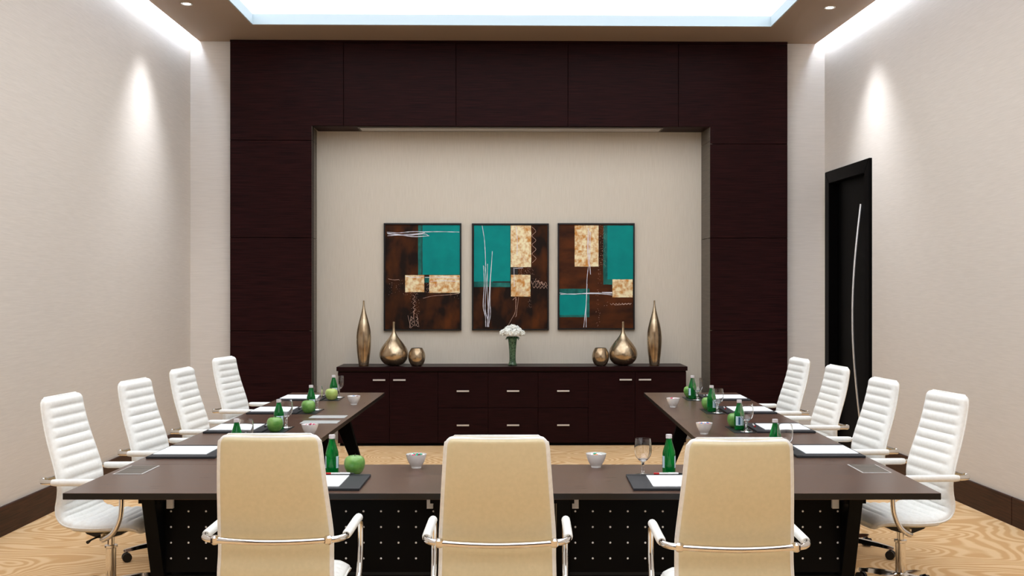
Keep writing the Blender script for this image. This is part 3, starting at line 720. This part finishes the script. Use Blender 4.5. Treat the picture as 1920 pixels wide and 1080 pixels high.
def mk_bowl():
    o = smooth_prof([(.026, 0), (.027, .006), (.028, .010), (.040, .030), (.049, .052), (.054, .072)], 4)
    e = MB().lathe([(.0005, 0)] + o + [(r - .003, z) for r, z in reversed(o) if z > .012] + [(.0005, .013)], 32).build('bowl', M['china'], None, smooth=True, angle=60)
    return e
def mk_mat():
    e = empty('coaster_mat', (0, 0, 0))
    MB().box(-.07, -.165, 0, .07, .165, .004).build('board', M['mat'], e, bevel=.001, seg=1)
    return e
def mk_pen(white=True):
    e = empty('pen', (0, 0, 0))
    def tb(x0, x1, r, mt, nm): MB().tube([(x0, 0, .0052), (x1, 0, .0052)], r, 10).build(nm, mt, e, smooth=True, angle=40)
    tb(-.045, .05, .005, M['white_plastic'] if white else M['alu'], 'barrel'); tb(-.072, -.045, .0052, M['red'] if white else M['plastic_black'], 'grip')
    MB().tube([(.05, 0, .0052), (.068, 0, .0052), (.072, 0, .0052)], [.0045, .0025, .0008], 8).build('tip', M['plastic_black'], e, smooth=True)
    MB().box(.0, -.0012, .0095, .045, .0012, .0115).build('clip', M['alu'], e)
    return e
pad, note, note_f, bottle, glass, bowl, cmat = once(mk_pad), once(mk_note), once(mk_note_f), once(mk_bottle), once(mk_glass), once(mk_bowl), once(mk_mat)
apple, apple_p = once(lambda: mk_apple(M['apple'])), once(lambda: mk_apple(M['apple_pale']))
pen_w, pen_r = once(lambda: mk_pen(True)), once(lambda: mk_pen(False))
def setp(fn, X, Z, z, rz, lab, cat, grp):
    o = fn(); put(o, X, Z, z, rz); tag(o, lab, cat, grp); return o
E = .0003
# front table
setp(pad, -1.0, 5.165, TT, 0, 'black desk pad on front table behind the left chair', 'desk pad', 'desk pads')
setp(pad, .717, 5.165, TT, 0, 'black desk pad on front table behind the right chair', 'desk pad', 'desk pads')
setp(note_f, -1.015, 5.165, TT + .0122, 0, 'white notepad on the desk pad beside the leftmost front chair', 'notepad', 'notepads')
setp(note_f, .728, 5.165, TT + .0122, 0, 'white notepad on the desk pad beside the rightmost front chair', 'notepad', 'notepads')
setp(pen_w, -.925, 5.335, TT + .0138, PI * .0, 'white pen with red end lying in front of the left green bottle', 'pen', 'pens')
setp(pen_w, .70, 5.335, TT + .0138, 0, 'white pen with red grip lying in front of the right green bottle', 'pen', 'pens')
setp(bottle, -.985, 5.445, TT + E, .0, 'green water bottle beside the apple on the front table, left', 'bottle', 'green water bottles')
setp(bottle, .719, 5.455, TT + E, .0, 'green water bottle right of the goblet on the front table', 'bottle', 'green water bottles')
setp(apple, -.868, 5.425, TT + E, .4, 'large green apple on the front table beside the left chair', 'apple', 'green apples')
setp(glass, .582, 5.405, TT + E, 0, 'clear stemmed goblet on the front table by the right chair', 'glass', 'goblets')
def candies(X, Z, z, n, lab, seed, cl):
    m = MB(); rnd = random.Random(seed)
    for k in range(n):
        a = k * 2.4; r = .038 * math.sqrt((k + .5) / n)
        m.sphere((r * math.cos(a), r * math.sin(a), .060 + rnd.uniform(-.003, .006) + .006 * (1 - r / .04)), rnd.uniform(.007, .009), 8, 6, cl[k % len(cl)], (1, 1, .8))
    m.lathe([(.0005, .015), (.022, .018), (.040, .054), (.0005, .058)], 14, mi=cl[0], cap=False)
    o = m.build('candies', [M['candy%d' % i] for i in range(6)], None, smooth=True); put(o, X, Z, z); tag(o, lab, 'sweets', 'sweets in the bowls', 'stuff')
for i, (X, Z, lab, cl) in enumerate([(-.577, 5.62, 'on the front table, left of the middle chair', [0, 1, 0, 2, 1, 5]), (.362, 5.64, 'on the front table, right of the middle chair', [2, 0, 3, 2, 2]),
        (-1.384, 6.87, 'on the left wing, nearer the camera', [1, 2, 5, 2]), (-1.398, 8.70, 'on the left wing, at its far end', [2, 4, 2, 5, 2]),
        (1.142, 6.94, 'on the right wing, nearer the camera', [4, 3, 1, 2]), (1.156, 8.52, 'on the right wing, at its far end', [2, 1, 2])]):
    setp(bowl, X, Z, TT + E, 0, 'small white china bowl ' + lab, 'bowl', 'white sweet bowls')
    candies(X, Z, TT + E, 22, 'coloured sweets in the white bowl ' + lab, i, cl)
# left wing: pad runs along the outer edge, mat beside it
zl = [5.92, 6.96, 8.03, 8.99]
for i, z0 in enumerate(zl):
    w = ordn[i]
    setp(pad, -1.905, z0 + .225, TT, -PI / 2, 'black desk pad on the left wing, %s' % w, 'desk pad', 'desk pads')
    setp(note, -1.925, z0 + .225, TT + .0122, -PI / 2, 'white notepad on the left wing, %s' % w, 'notepad', 'notepads')
    setp(pen_r, -1.748, z0 + .27, TT + .0138, PI / 2 + .1, 'dark pen on the desk pad of the left wing, %s' % w, 'pen', 'pens')
    if i: 
        setp(cmat, -1.644, z0 + .17, TT, 0, 'black coaster mat under the bottle on the left wing, %s' % w, 'coaster', 'coaster mats')
    zt_ = TT + (.0042 if i else E)
    setp(bottle, -1.648, z0 + .195, zt_, PI / 2 + .5, 'green water bottle on the left wing, %s' % w, 'bottle', 'green water bottles')
    setp(glass, -1.62, z0 + .292, zt_, 0, 'clear goblet behind the bottle on the left wing, %s' % w, 'glass', 'goblets')
    if i == 3: setp(apple_p, -1.642, z0 + .06, zt_, 0, 'pale yellow-green apple at the far end of the left wing', 'apple', 'green apples')
    elif i: setp(apple, -1.642, z0 + .06, zt_, i, 'green apple in front of the bottle on the left wing, %s' % w, 'apple', 'green apples')
zr = [5.95, 6.98, 8.05, 9.0]
for i, z0 in enumerate(zr):
    w = ordn[i]
    setp(pad, 1.682, z0 + .225, TT, PI / 2, 'black desk pad on the right wing, %s' % w, 'desk pad', 'desk pads')
    setp(note, 1.70, z0 + .225, TT + .0122, PI / 2, 'white notepad on the right wing, %s' % w, 'notepad', 'notepads')
    setp(pen_w if i in (1, 2) else pen_r, 1.525, z0 + .26, TT + .0138, PI / 2 - .1, 'pen on the desk pad of the right wing, %s' % w, 'pen', 'pens')
    zt_ = TT + (.0042 if i else E)
    if i: setp(cmat, 1.412, z0 + .16, TT, 0, 'black coaster mat under the bottle on the right wing, %s' % w, 'coaster', 'coaster mats')
    setp(bottle, 1.405, z0 + .15, zt_, .4 + i, 'green water bottle on the right wing, %s' % w, 'bottle', 'green water bottles')
    if i: setp(apple, 1.400, z0 + .268, zt_, i * 2, 'green apple half behind the bottle on the right wing, %s' % w, 'apple', 'green apples')
    setp(glass, 1.435, z0 + (.055 if i else .04), zt_, 0, 'clear goblet right of the bottle on the right wing, %s' % w, 'glass', 'goblets')
